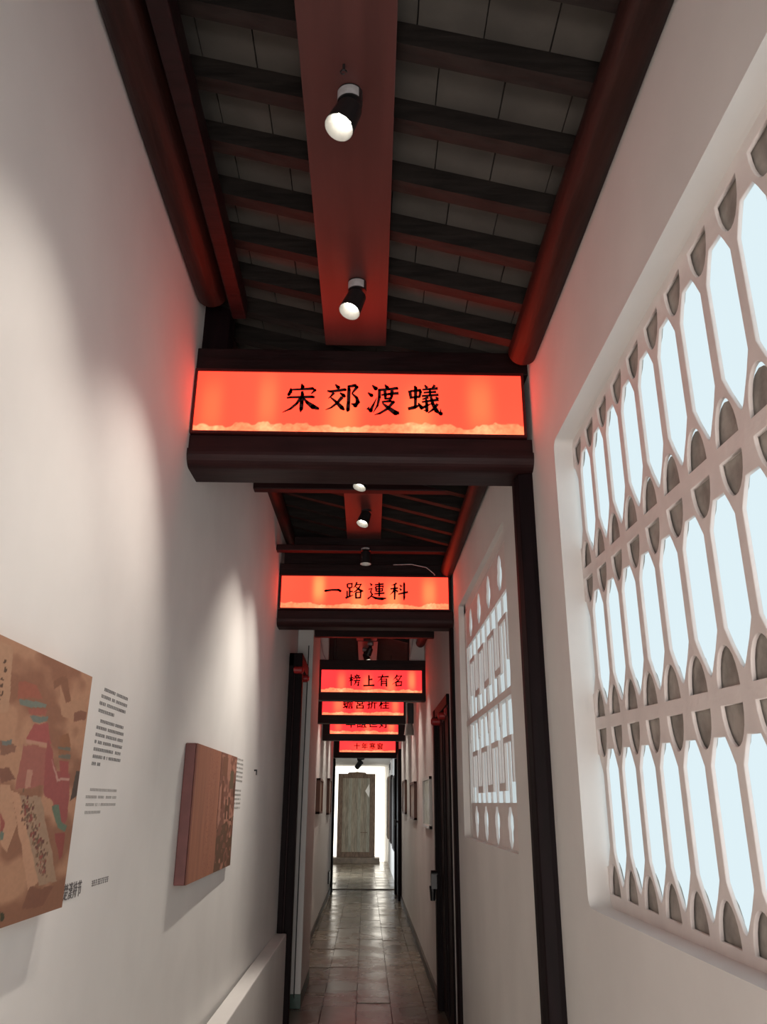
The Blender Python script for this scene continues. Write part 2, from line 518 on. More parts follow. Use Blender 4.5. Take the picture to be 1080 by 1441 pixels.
# ------------------------------------------------------------------ glyphs as brush strokes (x right, y up, w width) in a 0..100 box
G = {
 '宋': [[(49,99,3),(53,88,9),(50,80,6)], [(14,82,3),(14,70,8),(8,58,7),(5,54,2)], [(12,76,4),(50,79,5),(86,82,7),(94,76,7),(82,62,2)],
       [(2,46,4),(14,48,5),(86,51,7),(94,49,5)], [(52,72,5),(53,60,8),(52,30,9),(51,6,9),(49,-6,2)], [(48,47,7),(36,26,6),(16,6,5),(-10,-8,1)],
       [(56,47,3),(70,30,8),(90,14,12),(106,8,7),(98,4,3)]],
 '郊': [[(26,99,3),(36,88,9),(36,82,4)], [(0,74,4),(12,72,6),(58,80,7),(64,78,4)], [(22,68,7),(14,56,4),(4,46,1)], [(42,68,3),(54,58,9),(60,52,5)],
       [(50,52,8),(34,30,6),(14,12,4),(-4,4,1)], [(12,50,3),(32,32,7),(50,12,10),(58,4,4)], [(68,92,5),(92,96,8),(98,90,8),(82,66,3)],
       [(82,66,3),(98,50,7),(102,34,10),(94,22,11),(80,28,2)], [(70,96,5),(72,80,8),(71,30,8),(70,6,9),(68,-2,3)]],
 '渡': [[(14,98,3),(26,86,10),(26,80,3)], [(0,70,3),(12,60,9),(14,54,3)], [(0,14,9),(10,4,10),(18,24,5),(30,52,1)], [(56,101,3),(64,90,9),(64,84,3)],
       [(34,80,6),(70,84,6),(96,88,7),(100,84,3)], [(38,82,7),(38,54,7),(32,22,5),(18,-4,1)], [(44,62,4),(70,66,6),(102,70,7)],
       [(56,78,7),(58,60,7),(58,46,5)], [(80,80,8),(79,60,7),(76,46,5)], [(56,48,4),(78,50,6)], [(46,36,4),(74,40,7),(84,36,8),(66,12,6),(40,-6,5),(22,-12,1)],
       [(48,32,3),(68,14,9),(92,-4,12),(104,-4,6)]],
 '蟻': [[(4,80,8),(8,50,6)], [(6,78,5),(38,82,7),(40,76,7),(36,56,5)], [(8,54,5),(38,58,6)], [(20,98,4),(24,90,8),(23,50,7),(22,18,6)],
       [(-2,12,7),(20,18,8),(40,28,3)], [(32,34,3),(42,18,9),(44,10,4)], [(54,102,3),(62,90,8)], [(88,102,7),(78,90,3)],
       [(46,84,4),(98,90,7)], [(50,73,4),(92,77,6)], [(44,60,5),(100,66,6)], [(71,90,5),(72,60,6)], [(44,38,4),(100,48,7)], [(66,56,6),(46,48,3)],
       [(58,50,5),(60,30,7),(60,6,8),(50,8,2)], [(40,14,6),(56,22,6),(74,32,2)], [(74,58,6),(80,32,8),(92,6,10),(106,-4,10),(106,14,1)],
       [(96,32,7),(82,12,6),(64,-2,2)], [(90,58,3),(98,50,7)]],
 '一': [[(2,44,4),(10,46,9),(50,52,7),(88,52,9),(98,46,10),(96,42,4)]],
 '路': [[(6,90,7),(8,66,6)], [(6,90,5),(34,92,7),(34,68,6)], [(8,66,5),(34,68,5)], [(21,66,7),(21,16,7)], [(22,42,5),(40,44,6)], [(6,48,6),(7,10,6)],
       [(-4,2,8),(20,12,6),(44,22,2)], [(64,102,7),(56,80,6),(42,64,1)], [(60,86,5),(88,88,7),(74,62,7),(58,46,5),(40,36,1)],
       [(56,74,3),(74,58,7),(90,48,10),(104,46,4)], [(58,38,7),(60,0,7)], [(58,38,5),(88,40,7),(86,2,7)], [(60,4,6),(86,6,6)]],
 '連': [[(38,86,5),(92,92,7)], [(44,76,7),(48,44,6)], [(44,76,5),(88,78,7),(84,46,6)], [(48,60,5),(84,62,5)], [(48,46,5),(84,48,5)], [(36,30,5),(98,36,7)],
       [(64,102,5),(66,92,7),(66,14,7)], [(10,96,3),(22,82,10)], [(2,58,5),(20,62,6),(14,42,6),(24,26,7),(12,12,3)],
       [(-4,-2,6),(18,16,6),(44,4,9),(84,0,11),(108,4,4)]],
 '科': [[(38,98,8),(24,90,5),(6,84,1)], [(0,62,5),(46,68,7)], [(25,90,7),(26,50,8),(25,-4,6)], [(24,62,7),(14,42,5),(-4,24,1)], [(30,58,3),(44,44,9)],
       [(56,88,3),(68,76,9)], [(54,66,3),(66,54,9)], [(46,30,5),(106,44,8)], [(82,104,5),(83,90,8),(83,10,8),(81,-8,3)]],
 '榜': [[(0,66,5),(40,70,6)], [(20,100,6),(21,50,7),(20,-2,6)], [(20,64,6),(12,48,5),(0,32,1)], [(24,58,3),(38,46,7)], [(66,100,4),(72,90,8)],
       [(46,84,5),(94,88,6)], [(56,82,4),(62,72,7)], [(84,82,6),(78,72,3)], [(44,68,6),(41,56,3)], [(44,68,5),(98,70,7),(92,58,2)], [(66,62,4),(70,52,7)],
       [(42,44,5),(100,48,6)], [(62,44,7),(56,20,5),(40,0,1)], [(60,30,4),(86,32,7),(82,4,8),(72,6,2)]],
 '上': [[(48,96,5),(50,80,8),(50,6,7)], [(50,54,5),(82,58,8)], [(0,2,7),(50,4,6),(100,6,9)]],
 '有': [[(0,76,5),(50,80,6),(98,82,8)], [(46,100,7),(34,68,6),(0,34,1)], [(34,60,6),(34,-2,7)], [(34,58,4),(78,60,7),(78,2,8),(66,6,2)], [(34,40,5),(78,42,5)], [(34,22,5),(78,24,5)]],
 '名': [[(46,100,7),(34,76,6),(8,54,1)], [(42,84,5),(82,88,8),(56,48,6),(0,14,1)], [(34,68,3),(50,54,8)], [(36,38,6),(38,-2,7)], [(36,36,5),(84,38,7),(80,0,7)], [(38,4,5),(80,6,6)]],
}


def stroke_mesh(strokes, cx_, y, cz_, size, front, wt=0.74):
    mb = MB()
    for st in strokes:
        pts = [Vector((p[0], p[1])) for p in st]
        ws = [p[2] for p in st]
        # resample with a little smoothing for a brush-like edge
        L, Rr = [], []
        for i, p in enumerate(pts):
            a = pts[max(0, i - 1)]
            b = pts[min(len(pts) - 1, i + 1)]
            d = (b - a).normalized()
            nrm = Vector((-d.y, d.x))
            wv = ws[i] * wt
            L.append(p + nrm * wv)
            Rr.append(p - nrm * wv)
        for i in range(len(pts) - 1):
            q = [L[i], L[i + 1], Rr[i + 1], Rr[i]]
            vs_ = []
            for yy in (front, front + 0.003):
                for p in q:
                    vs_.append((cx_ + (p.x / 100 - 0.5) * size, yy, cz_ + (p.y / 100 - 0.5) * size))
            mb.add(vs_, [(0, 1, 2, 3), (7, 6, 5, 4), (0, 4, 5, 1), (1, 5, 6, 2), (2, 6, 7, 3), (3, 7, 4, 0)])
        for i in range(1, len(pts) - 1):   # round the joints
            mb.cyl((cx_ + (pts[i].x / 100 - 0.5) * size, front, cz_ + (pts[i].y / 100 - 0.5) * size),
                   (cx_ + (pts[i].x / 100 - 0.5) * size, front + 0.003, cz_ + (pts[i].y / 100 - 0.5) * size), ws[i] * wt / 100 * size, n=8)
    return mb


def font_mesh(txt, size, bold=0.0):
    cu = bpy.data.curves.new('tmp', 'FONT')
    cu.body = txt
    cu.size = size
    cu.align_x = 'CENTER'
    cu.align_y = 'CENTER'
    cu.extrude = 0.0015
    cu.resolution_u = 2
    o = bpy.data.objects.new('tmp', cu)
    C.objects.link(o)
    dg = bpy.context.evaluated_depsgraph_get()
    dg.update()
    me = bpy.data.meshes.new_from_object(o.evaluated_get(dg))
    bpy.data.objects.remove(o)
    me.materials.clear()
    return me


def smooth_noise(x, seed, f):
    rr = np.random.RandomState(seed)
    tab = rr.rand(512)
    t = x * f
    i = np.floor(t).astype(int) % 511
    fr = t - np.floor(t)
    fr = fr * fr * (3 - 2 * fr)
    return tab[i] * (1 - fr) + tab[i + 1] * fr


def noise2(u, v, seed, f):
    rr = np.random.RandomState(seed)
    tab = rr.rand(128, 128)
    a, b = u * f, v * f
    i, j = np.floor(a).astype(int), np.floor(b).astype(int)
    fa, fb = a - i, b - j
    fa, fb = fa * fa * (3 - 2 * fa), fb * fb * (3 - 2 * fb)
    g = lambda p, q: tab[p % 128, q % 128]
    return (g(i, j) * (1 - fa) + g(i + 1, j) * fa) * (1 - fb) + (g(i, j + 1) * (1 - fa) + g(i + 1, j + 1) * fa) * fb


def color_grid(P00, U, V, nu, nv, fn):
    """grid of quads from corner P00 spanned by vectors U and V; fn(u,v)->(N,3) linear colours"""
    P00, U, V = np.array(P00), np.array(U), np.array(V)
    uu, vv = np.meshgrid(np.linspace(0, 1, nu + 1), np.linspace(0, 1, nv + 1))
    uu, vv = uu.ravel(), vv.ravel()
    pts = P00 + uu[:, None] * U + vv[:, None] * V
    idx = np.arange((nu + 1) * (nv + 1)).reshape(nv + 1, nu + 1)
    q = np.stack([idx[:-1, :-1], idx[:-1, 1:], idx[1:, 1:], idx[1:, :-1]], -1).reshape(-1, 4)
    me = bpy.data.meshes.new('grid')
    me.from_pydata(pts.tolist(), [], q.tolist())
    ca = me.color_attributes.new('Col', 'FLOAT_COLOR', 'POINT')
    col = np.ones((len(uu), 4))
    col[:, :3] = fn(uu, vv)
    ca.data.foreach_set('color', col.ravel())
    me.update()
    return me


def sign(y, x0, x1, fx0, fx1, zb, zs0, zs1, zt, text, blobs, seed, label, head_label=None, depth=0.14, mount=None):
    """x0..x1 case, fx0..fx1 lit face, blobs = (u, width, warmth, vertical centre)"""
    t = thing('lit_signboard', label, 'sign', ((x0 + x1) / 2, y, zb), 'red backlit signboards across the passage')
    fr = 0.012
    f0, f1 = fx0 - fr, fx1 + fr
    # tray
    MB().box(f0, f1, y + 0.012, y + 0.09, zs0 - fr, zs1 + fr).obj('tray', M_wood, t)
    rim = MB()
    rim.box(f0, f1, y - 0.006, y + 0.014, zs0 - fr, zs0)
    rim.box(f0, f1, y - 0.006, y + 0.014, zs1, zs1 + fr)
    rim.box(f0, fx0, y - 0.006, y + 0.014, zs0, zs1)
    rim.box(fx1, f1, y - 0.006, y + 0.014, zs0, zs1)
    rim.obj('rim', mat('dark_red_rim', (0.06, 0.008, 0.008), 0.35), t)
    W, H = fx1 - fx0, zs1 - zs0

    def fn(u, v):
        base = np.tile(np.array([2.9, 0.112, 0.058]), (len(u), 1))
        if y > 9:
            base = np.tile(np.array([2.4, 0.052, 0.055]), (len(u), 1))
        base *= (0.92 + 0.16 * noise2(u * 6, v * 1.2, seed, 1.0))[:, None]
        for (bu, bw, warm, bv) in blobs:
            g = np.exp(-np.abs((u - bu) / bw) ** 2.6) * np.exp(-np.abs((v - bv) / 0.45) ** 2.6)
            base[:, 1] += g * warm * 0.30
            base[:, 2] += g * warm * 0.07
        # printed cloud band
        ux = u * W
        h = 0.05 + 0.10 * smooth_noise(ux, seed, 9) + 0.05 * smooth_noise(ux, seed + 1, 26) + 0.03 * smooth_noise(ux, seed + 2, 70)
        edge = np.clip((h - v) / 0.02, 0, 1)
        puff = noise2(ux, v * H, seed + 3, 60) * 0.6 + noise2(ux, v * H, seed + 4, 130) * 0.4
        cc = np.array([2.2, 0.33, 0.14])[None, :] * (0.65 + 0.75 * puff)[:, None]
        glow = sum(np.exp(-((u - b[0]) / (b[1] * 1.1)) ** 2) for b in blobs)
        cc[:, 1] *= 1 + 0.7 * glow
        cc[:, 2] *= 1 + 0.8 * glow
        return base * (1 - edge[:, None] * 0.85) + cc * edge[:, None] * 0.85
    me = color_grid((fx0, y, zs0), (W, 0, 0), (0, 0, H), 420 if y < 5 else 240, 90 if y < 5 else 60, fn)
    link('lit_panel', me, SIGN_M, t)
    # lettering
    cs, pitch, off, zc = text[1]
    for i, ch in enumerate(text[0]):
        cx_ = fx0 + W * off + i * pitch
        zz = zs0 + H * zc
        if ch in G:
            me = stroke_mesh(G[ch], cx_, 0, zz, cs, y - 0.005, 0.74 if y < 5 else (0.82 if y < 9 else 1.0)).mesh('character')
        else:
            me = font_mesh(ch, cs, 0.006)
            for v in me.vertices:
                a = v.co.copy()
                v.co = Vector((cx_ + a.x, y - 0.004 - a.z, zz + a.y))
            bm_ = bmesh.new()
            for (ox, oz) in ((0, 0), (0.004, 0), (0, 0.004), (0.004, 0.004), (-0.003, 0)):   # heavier strokes
                me.transform(Matrix.Translation((ox, 0, oz)))
                bm_.from_mesh(me)
                me.transform(Matrix.Translation((-ox, 0, -oz)))
            bm_.to_mesh(me)
            bm_.free()
        link('character', me, M_char, t)
    if mount == 'case':      # free-hanging case in the narrower far run
        MB().box(x0, x1, y - 0.004, y + 0.16, zs1 + fr, zt).obj('top_board', M_wood, t, bevel=0.003)
        MB().box(x0, x1, y - 0.004, y + 0.16, zb, zs0 - fr).obj('bottom_board', M_wood, t, bevel=0.003)
        MB().box(x0, f0, y - 0.004, y + 0.16, zs0 - fr, zs1 + fr).obj('side_board', M_wood, t)
        MB().box(f1, x1, y - 0.004, y + 0.16, zs0 - fr, zs1 + fr).obj('side_board', M_wood, t)
        MB().box(f0, f1, y + 0.1, y + 0.16, zs0 - fr, zs1 + fr).obj('back_board', M_wood, t)
        if zt > 1.0:
            for xx in (x0 + 0.2, x1 - 0.2):
                MB().cyl((xx, y + 0.08, zt), (xx, y + 0.08, roofz(xx) + 0.05), 0.006, n=8).obj('hanger', M_black, t)
    return t


SIGN_M = attr_mat('backlit_red_print', True, 1.0)

# sign 1
header(Y1, -0.815, 0.735, 1.375, 1.535, 1.838, 1.965, 0.24, 'dark brown beam carrying the nearest signboard, spanning wall to wall')
sign(Y1 - 0.012, -0.80, 0.70, -0.786, 0.683, 1.535, 1.537, 1.836, 1.84, ('宋郊渡蟻', (0.136, 0.1835, 0.322, 0.58)),
     [(0.05, 0.035, 0.25, 0.4), (0.45, 0.05, 0.45, 0.2), (0.68, 0.045, 0.45, 0.25), (0.87, 0.04, 0.35, 0.5), (0.22, 0.03, 0.3, 0.5)], 11,
     'largest and nearest red backlit signboard, lettered 宋郊渡蟻')
# sign 2
header(Y2, -0.735, 0.685, 1.325, 1.468, 1.738, 1.845, 0.2, 'dark beam carrying the second signboard, framing the passage behind the nearest one')
sign(Y2 - 0.012, -0.72, 0.67, -0.708, 0.650, 1.46, 1.470, 1.736, 1.74, ('一路連科', (0.135, 0.180, 0.305, 0.56)),
     [(0.225, 0.035, 0.95, 0.65), (0.46, 0.045, 0.55, 0.3), (0.67, 0.045, 0.60, 0.3), (0.885, 0.04, 0.60, 0.5)], 23,
     'second red backlit signboard from the front, lettered 一路連科')
# signs 3-6
sign(Y3, -0.585, 0.69, -0.543, 0.645, 1.130, 1.222, 1.480, 1.60, ('榜上有名', (0.135, 0.170, 0.330, 0.55)),
     [(0.2, 0.04, 0.4, 0.4), (0.46, 0.05, 0.4, 0.3), (0.69, 0.045, 0.5, 0.3), (0.9, 0.035, 0.7, 0.55)], 31,
     'third red signboard from the front, lettered 榜上有名 in a black case', mount='case')
Y4 = 11.4
sign(Y4, -0.695, 0.545, -0.63, 0.515, 1.045, 1.16, 1.46, 1.58, ('蟾宮折桂', (0.15, 0.170, 0.315, 0.47)),
     [(0.2, 0.06, 0.5, 0.5), (0.9, 0.04, 0.5, 0.5), (0.45, 0.05, 0.3, 0.3)], 41,
     'fourth red signboard, half hidden under the 榜上有名 case, lettered 蟾宮折桂', mount='case')
Y5 = 12.8
sign(Y5, -0.69, 0.605, -0.575, 0.492, 0.915, 1.015, 1.32, 1.42, ('年誼世好', (0.16, 0.175, 0.300, 0.50)),
     [(0.12, 0.05, 0.3, 0.5), (0.9, 0.05, 0.6, 0.5), (0.55, 0.05, 0.3, 0.3)], 53,
     'fifth red signboard, only its lower part visible, lettered 年誼世好', mount='case')
Y6 = 17.6
sign(Y6, -0.70, 0.715, -0.575, 0.62, 0.90, 1.02, 1.27, 1.50, ('十年寒窗', (0.135, 0.165, 0.310, 0.45)),
     [(0.5, 0.3, 0.15, 0.3)], 67,
     'smallest farthest red signboard over the far doorway, lettered 十年寒窗', mount='case')

# posts under the headers
def post(x0, x1, y0, y1, z0, z1, label, m=M_post):
    mb = MB()
    n = 14
    prof = []
    for i in range(12):
        a = 2 * PI * (i + 0.5) / 12
        ca, sa = math.cos(a), math.sin(a)
        k = 1 / max(abs(ca), abs(sa)) ** 0.55
        prof.append(((x0 + x1) / 2 + (x1 - x0) / 2 * ca * k * 0.93, (y0 + y1) / 2 + (y1 - y0) / 2 * sa * k * 0.93))
    mb.prism(prof, 'z', z0, z1)
    return tag(mb.obj('wall_post', m, None, ((x0 + x1) / 2, (y0 + y1) / 2, z0), bevel=0.004), label, 'post', 'dark wooden posts set in the walls')


post(0.640, 0.80, 3.20, 3.38, FL, 1.375, 'tall black post in the right wall under the nearest signboard beam')
post(0.655, 0.77, 6.27, 6.42, FL, 1.325, 'black post in the right wall under the second signboard beam')
post(-0.84, -0.66, 3.22, 3.36, 1.97, 2.26, 'short dark post on the left end of the nearest signboard beam')

# tie beams under the roof
for (y, z0, z1, xa, xb, lab) in ((4.80, 1.925, 1.985, -0.765, 0.68, 'thin dark brown tie beam between the first and second signboards'),
                                 (5.98, 1.875, 1.925, -0.735, 0.66, 'thin tie beam just in front of the second signboard'),
                                 (8.15, 1.62, 1.69, -0.655, 0.70, 'thin black tie beam between the second and third signboards')):
    t = thing('tie_beam', lab, 'beam', (0, y, z0), 'thin tie beams across the passage')
    MB().box(xa, xb, y, y + 0.075, z0, z1).obj('rail', M_woodx, t, bevel=0.006)
    if y < 7:
        MB().box(xa + 0.14, xb - 0.02, y + 0.03, y + 0.06, z1, z1 + 0.07).obj('board', M_wood, t)
    else:
        MB().box(-0.46, 0.48, y + 0.03, y + 0.06, z1, z1 + 0.07).obj('board', M_wood, t)
# dark boarding above the second header
tag(MB().box(-0.70, 0.66, Y2 + 0.03, Y2 + 0.06, 1.85, 2.0).obj('gable_board', M_wood, None, (0, Y2, 1.85)), 'black boarding above the second signboard, behind its spotlight', 'board')


# ------------------------------------------------------------------ spotlights
def spotlight(p, aim, label, energy=18, r=0.044, L=0.095, size=75, bright=True, zp=1.985, lens=None):
    """p = centre of the lens opening; hangs from zp"""
    P = Vector(p)
    d = (Vector(aim) - P).normalized()
    back = P - d * L
    t = thing('spotlight', label, 'lamp', (back.x, back.y, zp), 'black ceiling spotlights')
    up = Vector((back.x, back.y, zp))
    low = Vector((back.x, back.y, back.z + 0.012))
    hm = max(low.z, zp - 0.045)
    mt = MB().cyl(up, (up.x, up.y, hm), r * 0.86, n=24).obj('mount', M_black, t)
    # pale sticker wrapped on the mount
    mb = MB()
    n = 10
    for i in range(n):
        a0, a1 = [PI + 0.35 + (2.0) * k / n for k in (i, i + 1)]
        ri = r * 0.875
        mb.add([(up.x + ri * math.cos(a), up.y + ri * math.sin(a), z) for a in (a0, a1) for z in (hm + 0.005, zp - 0.006)], [(0, 2, 3, 1)])
    mb.obj('sticker', M_label, mt)
    MB().cyl((up.x, up.y, hm), back + d * 0.02, r * 0.5, r * 0.7, n=16).obj('joint', M_black, t)
    hd = MB().cyl(back, P, r * 0.86, r, n=28, caps=False).cyl(back - d * 0.006, back, r * 0.6, r * 0.86, n=28).obj('head', M_black, t)
    MB().cyl(P - d * 0.03, P + d * 0.001, r * 0.55, r * 0.97, n=28, caps=False).obj('reflector', M_reflect, hd)
    MB().cyl(P - d * 0.034, P - d * 0.028, r * 0.56, n=24).obj('lens', lens or M_lens, hd)
    ld = bpy.data.lights.new('spot_beam', 'SPOT')
    ld.energy = energy
    ld.spot_size = math.radians(size)
    ld.spot_blend = 0.9
    ld.shadow_soft_size = 0.025
    ld.color = (1.0, 0.91, 0.80)
    lo = bpy.data.objects.new('spot_beam', ld)
    C.objects.link(lo)
    lo.parent = t
    lo.location = (P + d * 0.008) - Vector(t.location)
    lo.rotation_euler = d.to_track_quat('-Z', 'Y').to_euler()
    return t


M_dim = emis('spot_lens_soft', (1.0, 0.96, 0.88), 3)
spotlight((-0.103, 1.76, 1.835), (-0.79, 1.35, -0.3), 'nearest spotlight, its lit white lens glaring, under the red-brown board', 42)
spotlight((-0.090, 2.67, 1.835), (-0.79, 2.15, -0.35), 'second spotlight from the front, hanging close above the nearest signboard', 62)
spotlight((-0.067, 4.70, 1.90), (-0.77, 4.2, -0.6), 'third spotlight, showing right under the beam of the nearest signboard', 85, size=66)
spotlight((-0.050, 5.33, 1.875), (-0.77, 4.6, -0.5), 'fourth spotlight, tilted, below the first thin tie beam', 85, size=66)
spotlight((-0.025, 5.90, 1.745), (-0.03, 5.85, 0.0), 'fifth spotlight, pointing straight down just above the second signboard', 5, zp=1.875, lens=M_dim)
# spotlights in the farther bays (behind the signs)
tag(MB().box(-0.13, 0.13, 10.15, 17.3, 1.96, 1.99).obj('ceiling_board', M_plank, None, (0, 10.15, 1.96)), 'red-brown board over the far bays, hidden above the far signboards', 'board', 'red-brown boards under the rafters')
for (sx, sy, ax, ay, en, lab) in ((0.0, 10.25, -0.69, 10.6, 60, 'first far spotlight behind the 榜上有名 signboard, turned to the left wall'),
                                  (0.0, 10.65, 0.67, 10.4, 55, 'second far spotlight behind the 榜上有名 signboard, turned to the right wall'),
                                  (0.0, 12.05, -0.69, 12.3, 60, 'far spotlight between the fourth and fifth signboards, turned to the left wall'),
                                  (0.0, 12.35, 0.67, 12.0, 55, 'far spotlight between the fourth and fifth signboards, turned to the right wall'),
                                  (0.0, 13.8, -0.69, 14.2, 66, 'far spotlight just behind the fifth signboard, turned to the left wall'),
                                  (0.0, 14.2, 0.67, 13.9, 66, 'far spotlight just behind the fifth signboard, turned to the right wall'),
                                  (0.0, 15.8, -0.69, 15.9, 75, 'far spotlight before the farthest signboard, turned to the left wall'),
                                  (0.0, 16.2, 0.67, 15.6, 75, 'far spotlight before the farthest signboard, turned to the right wall'),
                                  (0.0, 9.0, 0.67, 9.1, 34, 'spotlight hidden right above the third signboard, turned to the right wall')):
    spotlight((sx, sy, 1.80), (ax, ay, 0.1), lab, en, size=55, zp=1.96)

# wall-mounted lamp right of the far signs and pendant spot beyond the far doorway
t = thing('wall_lamp', 'small pale round wall lamp on a dark bracket right of the 蟾宮折桂 signboard', 'lamp', (0.66, 12.0, 0.98))
MB().box(0.60, 0.69, 11.97, 12.06, 1.10, 1.40).obj('bracket', M_black, t, bevel=0.01)
MB().cyl((0.625, 12.0, 1.10), (0.625, 12.0, 0.94), 0.055, 0.075, 20).obj('shade', M_reflect, t)
t = thing('pendant_spotlight', 'dark hanging spotlight silhouetted before the bright far panel', 'lamp', (-0.17, 20.0, 1.10))
MB().cyl((-0.17, 20.0, 1.10), (-0.17, 20.0, 0.92), 0.02, n=12).obj('stem', M_black, t)
MB().cyl((-0.13, 19.95, 0.93), (-0.23, 20.05, 0.80), 0.07, 0.06, n=16).obj('head', M_black, t)
ld = bpy.data.lights.new('pendant_fill', 'SPOT')  # beam added to the pendant to brighten the old door
ld.energy = 170
ld.spot_size = math.radians(60)
ld.spot_blend = 0.8
ld.shadow_soft_size = 0.05
ld.color = (1.0, 0.95, 0.84)
lo = bpy.data.objects.new('pendant_fill', ld)
C.objects.link(lo)
lo.parent = t
lo.location = (-0.07, 0.09, -0.33)
lo.rotation_euler = Vector((-0.02, 0.95, -0.28)).to_track_quat('-Z', 'Y').to_euler()
MB().cyl((-0.05, 20.0, 1.02), (-0.22, 20.0, 0.98), 0.035, n=12).obj('arm', M_black, t)

# ------------------------------------------------------------------ near window: cement lattice
PITCH = 0.1662
BY = [1.405 + PITCH * k for k in range(-8, 9)]       # bar centres
LY0, LY1 = -0.02, 2.86
RAILS = [-0.29, 0.262, 0.795, 1.325]


def zsh(y, z):
    s = np.interp(z, RAILS, [0.015, 0.035, 0.045, 0.0])
    return z - s * max(0.0, 2.8 - y)


def eye(cy, rz, sgn):
    hw, h, b = 0.056, 0.096, 0.018
    pts = [(-hw, b)]
    for i in range(1, 12):
        a = PI * i / 12
        px_ = -hw * math.cos(a)
        pts.append((px_, b + h * math.sin(a) ** 1.0))
    pts.append((hw, b))
    return [(cy + p[0], rz + sgn * p[1]) for p in pts]


def slot(y0, y1, z0, z1):
    c = (y0 + y1) / 2
    w = PITCH / 2 - 0.0165
    return [(c - w, z0 + 0.150), (c - 0.044, z0 + 0.108), (c - 0.012, z0 + 0.060), (c, z0 + 0.048), (c + 0.012, z0 + 0.060), (c + 0.044, z0 + 0.108), (c + w, z0 + 0.150),
            (c + w, z1 - 0.150), (c + 0.046, z1 - 0.112), (c + 0.030, z1 - 0.086), (c - 0.030, z1 - 0.086), (c - 0.046, z1 - 0.112), (c - w, z1 - 0.150)]


win1 = thing('window_1', 'near right cement lattice window', 'window', (0.79, 1.4, -0.31))
for k_ in ('label', 'category'):
    del win1[k_]
win1['kind'] = 'structure'
for ti in range(3):                  # three cast tiers stacked up
    z0, z1 = RAILS[ti], RAILS[ti + 1]
    holes = []
    for cy in BY:
        holes.append(eye(cy, z0, 1))
        holes.append(eye(cy, z1, -1))
    for a, b in zip(BY[:-1], BY[1:]):
        holes.append(slot(a, b, z0, z1))
    e = BY[-1]
    w = PITCH / 2 - 0.0165
    holes.append([(e + 0.0165, z0 + 0.165), (e + 0.052, z0 + 0.10), (e + 0.1, z0 + 0.10), (e + 0.1, z1 - 0.10), (e + 0.052, z1 - 0.10), (e + 0.0165, z1 - 0.165)])
    lo = z0 if ti else z0 - 0.03
    hi = z1 if ti < 2 else z1 + 0.03
    me = cut_sheet([[(BY[0] - 0.16, lo), (BY[-1] + 0.135, lo), (BY[-1] + 0.135, hi), (BY[0] - 0.16, hi)]] + holes, 0.010, 0.0018)
    for v in me.vertices:
        v.co.y = zsh(v.co.x, v.co.y)
    on_x_plane(me, 0.797)
    link('lattice_tier', me, M_lat, win1)
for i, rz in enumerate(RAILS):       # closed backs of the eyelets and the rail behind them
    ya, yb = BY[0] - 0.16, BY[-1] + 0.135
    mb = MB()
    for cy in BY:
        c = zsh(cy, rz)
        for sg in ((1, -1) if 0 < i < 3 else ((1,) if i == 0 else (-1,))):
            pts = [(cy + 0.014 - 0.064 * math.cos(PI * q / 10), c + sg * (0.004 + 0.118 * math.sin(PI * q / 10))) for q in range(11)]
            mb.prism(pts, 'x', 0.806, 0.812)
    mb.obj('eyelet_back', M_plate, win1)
    MB().hexa([(0.802, ya, zsh(ya, rz) - .016), (0.822, ya, zsh(ya, rz) - .016), (0.822, yb, zsh(yb, rz) - .016), (0.802, yb, zsh(yb, rz) - .016),
               (0.802, ya, zsh(ya, rz) + .016), (0.822, ya, zsh(ya, rz) + .016), (0.822, yb, zsh(yb, rz) + .016), (0.802, yb, zsh(yb, rz) + .016)]).obj('shelf', M_lat, win1)
for i in range(3):
    MB().box(0.824, 0.832, BY[0] - 0.16, BY[-1] + 0.16, RAILS[i] - 0.02, RAILS[i + 1] - 0.02).obj('pane', M_pane, win1)
fr = MB()
fr.box(0.78, 0.99, BY[0] - 0.3, BY[-1] + 0.25, 1.335, 1.42)
fr.box(0.78, 0.99, BY[0] - 0.3, BY[-1] + 0.25, -0.42, -0.325)
fr.box(0.775, 0.99, 2.82, 2.95, -0.42, 1.42)
fr.box(0.775, 0.99, BY[0] - 0.4, BY[0] - 0.12, -0.42, 1.42)
fr.obj('window_frame', M_wall, win1)

# ------------------------------------------------------------------ second window
win2 = thing('window_2', 'x', 'window', (0.77, 4.9, -0.2))
for k_ in ('label', 'category'):
    del win2[k_]
win2['kind'] = 'structure'
X2 = 0.745
A0, A1 = 4.07, 5.80
Bp = (A1 - A0) / 8


def bulb(cy, cz, flip=1):
    p = [(0, .105), (.022, .085), (.040, .055), (.040, .018), (.055, -.005), (.052, -.05), (.030, -.075), (.022, -.10)]
    full = p + [(-a, b) for a, b in p[::-1] if a > 0]
    return [(cy + a * 1.5, cz + flip * b) for a, b in full]


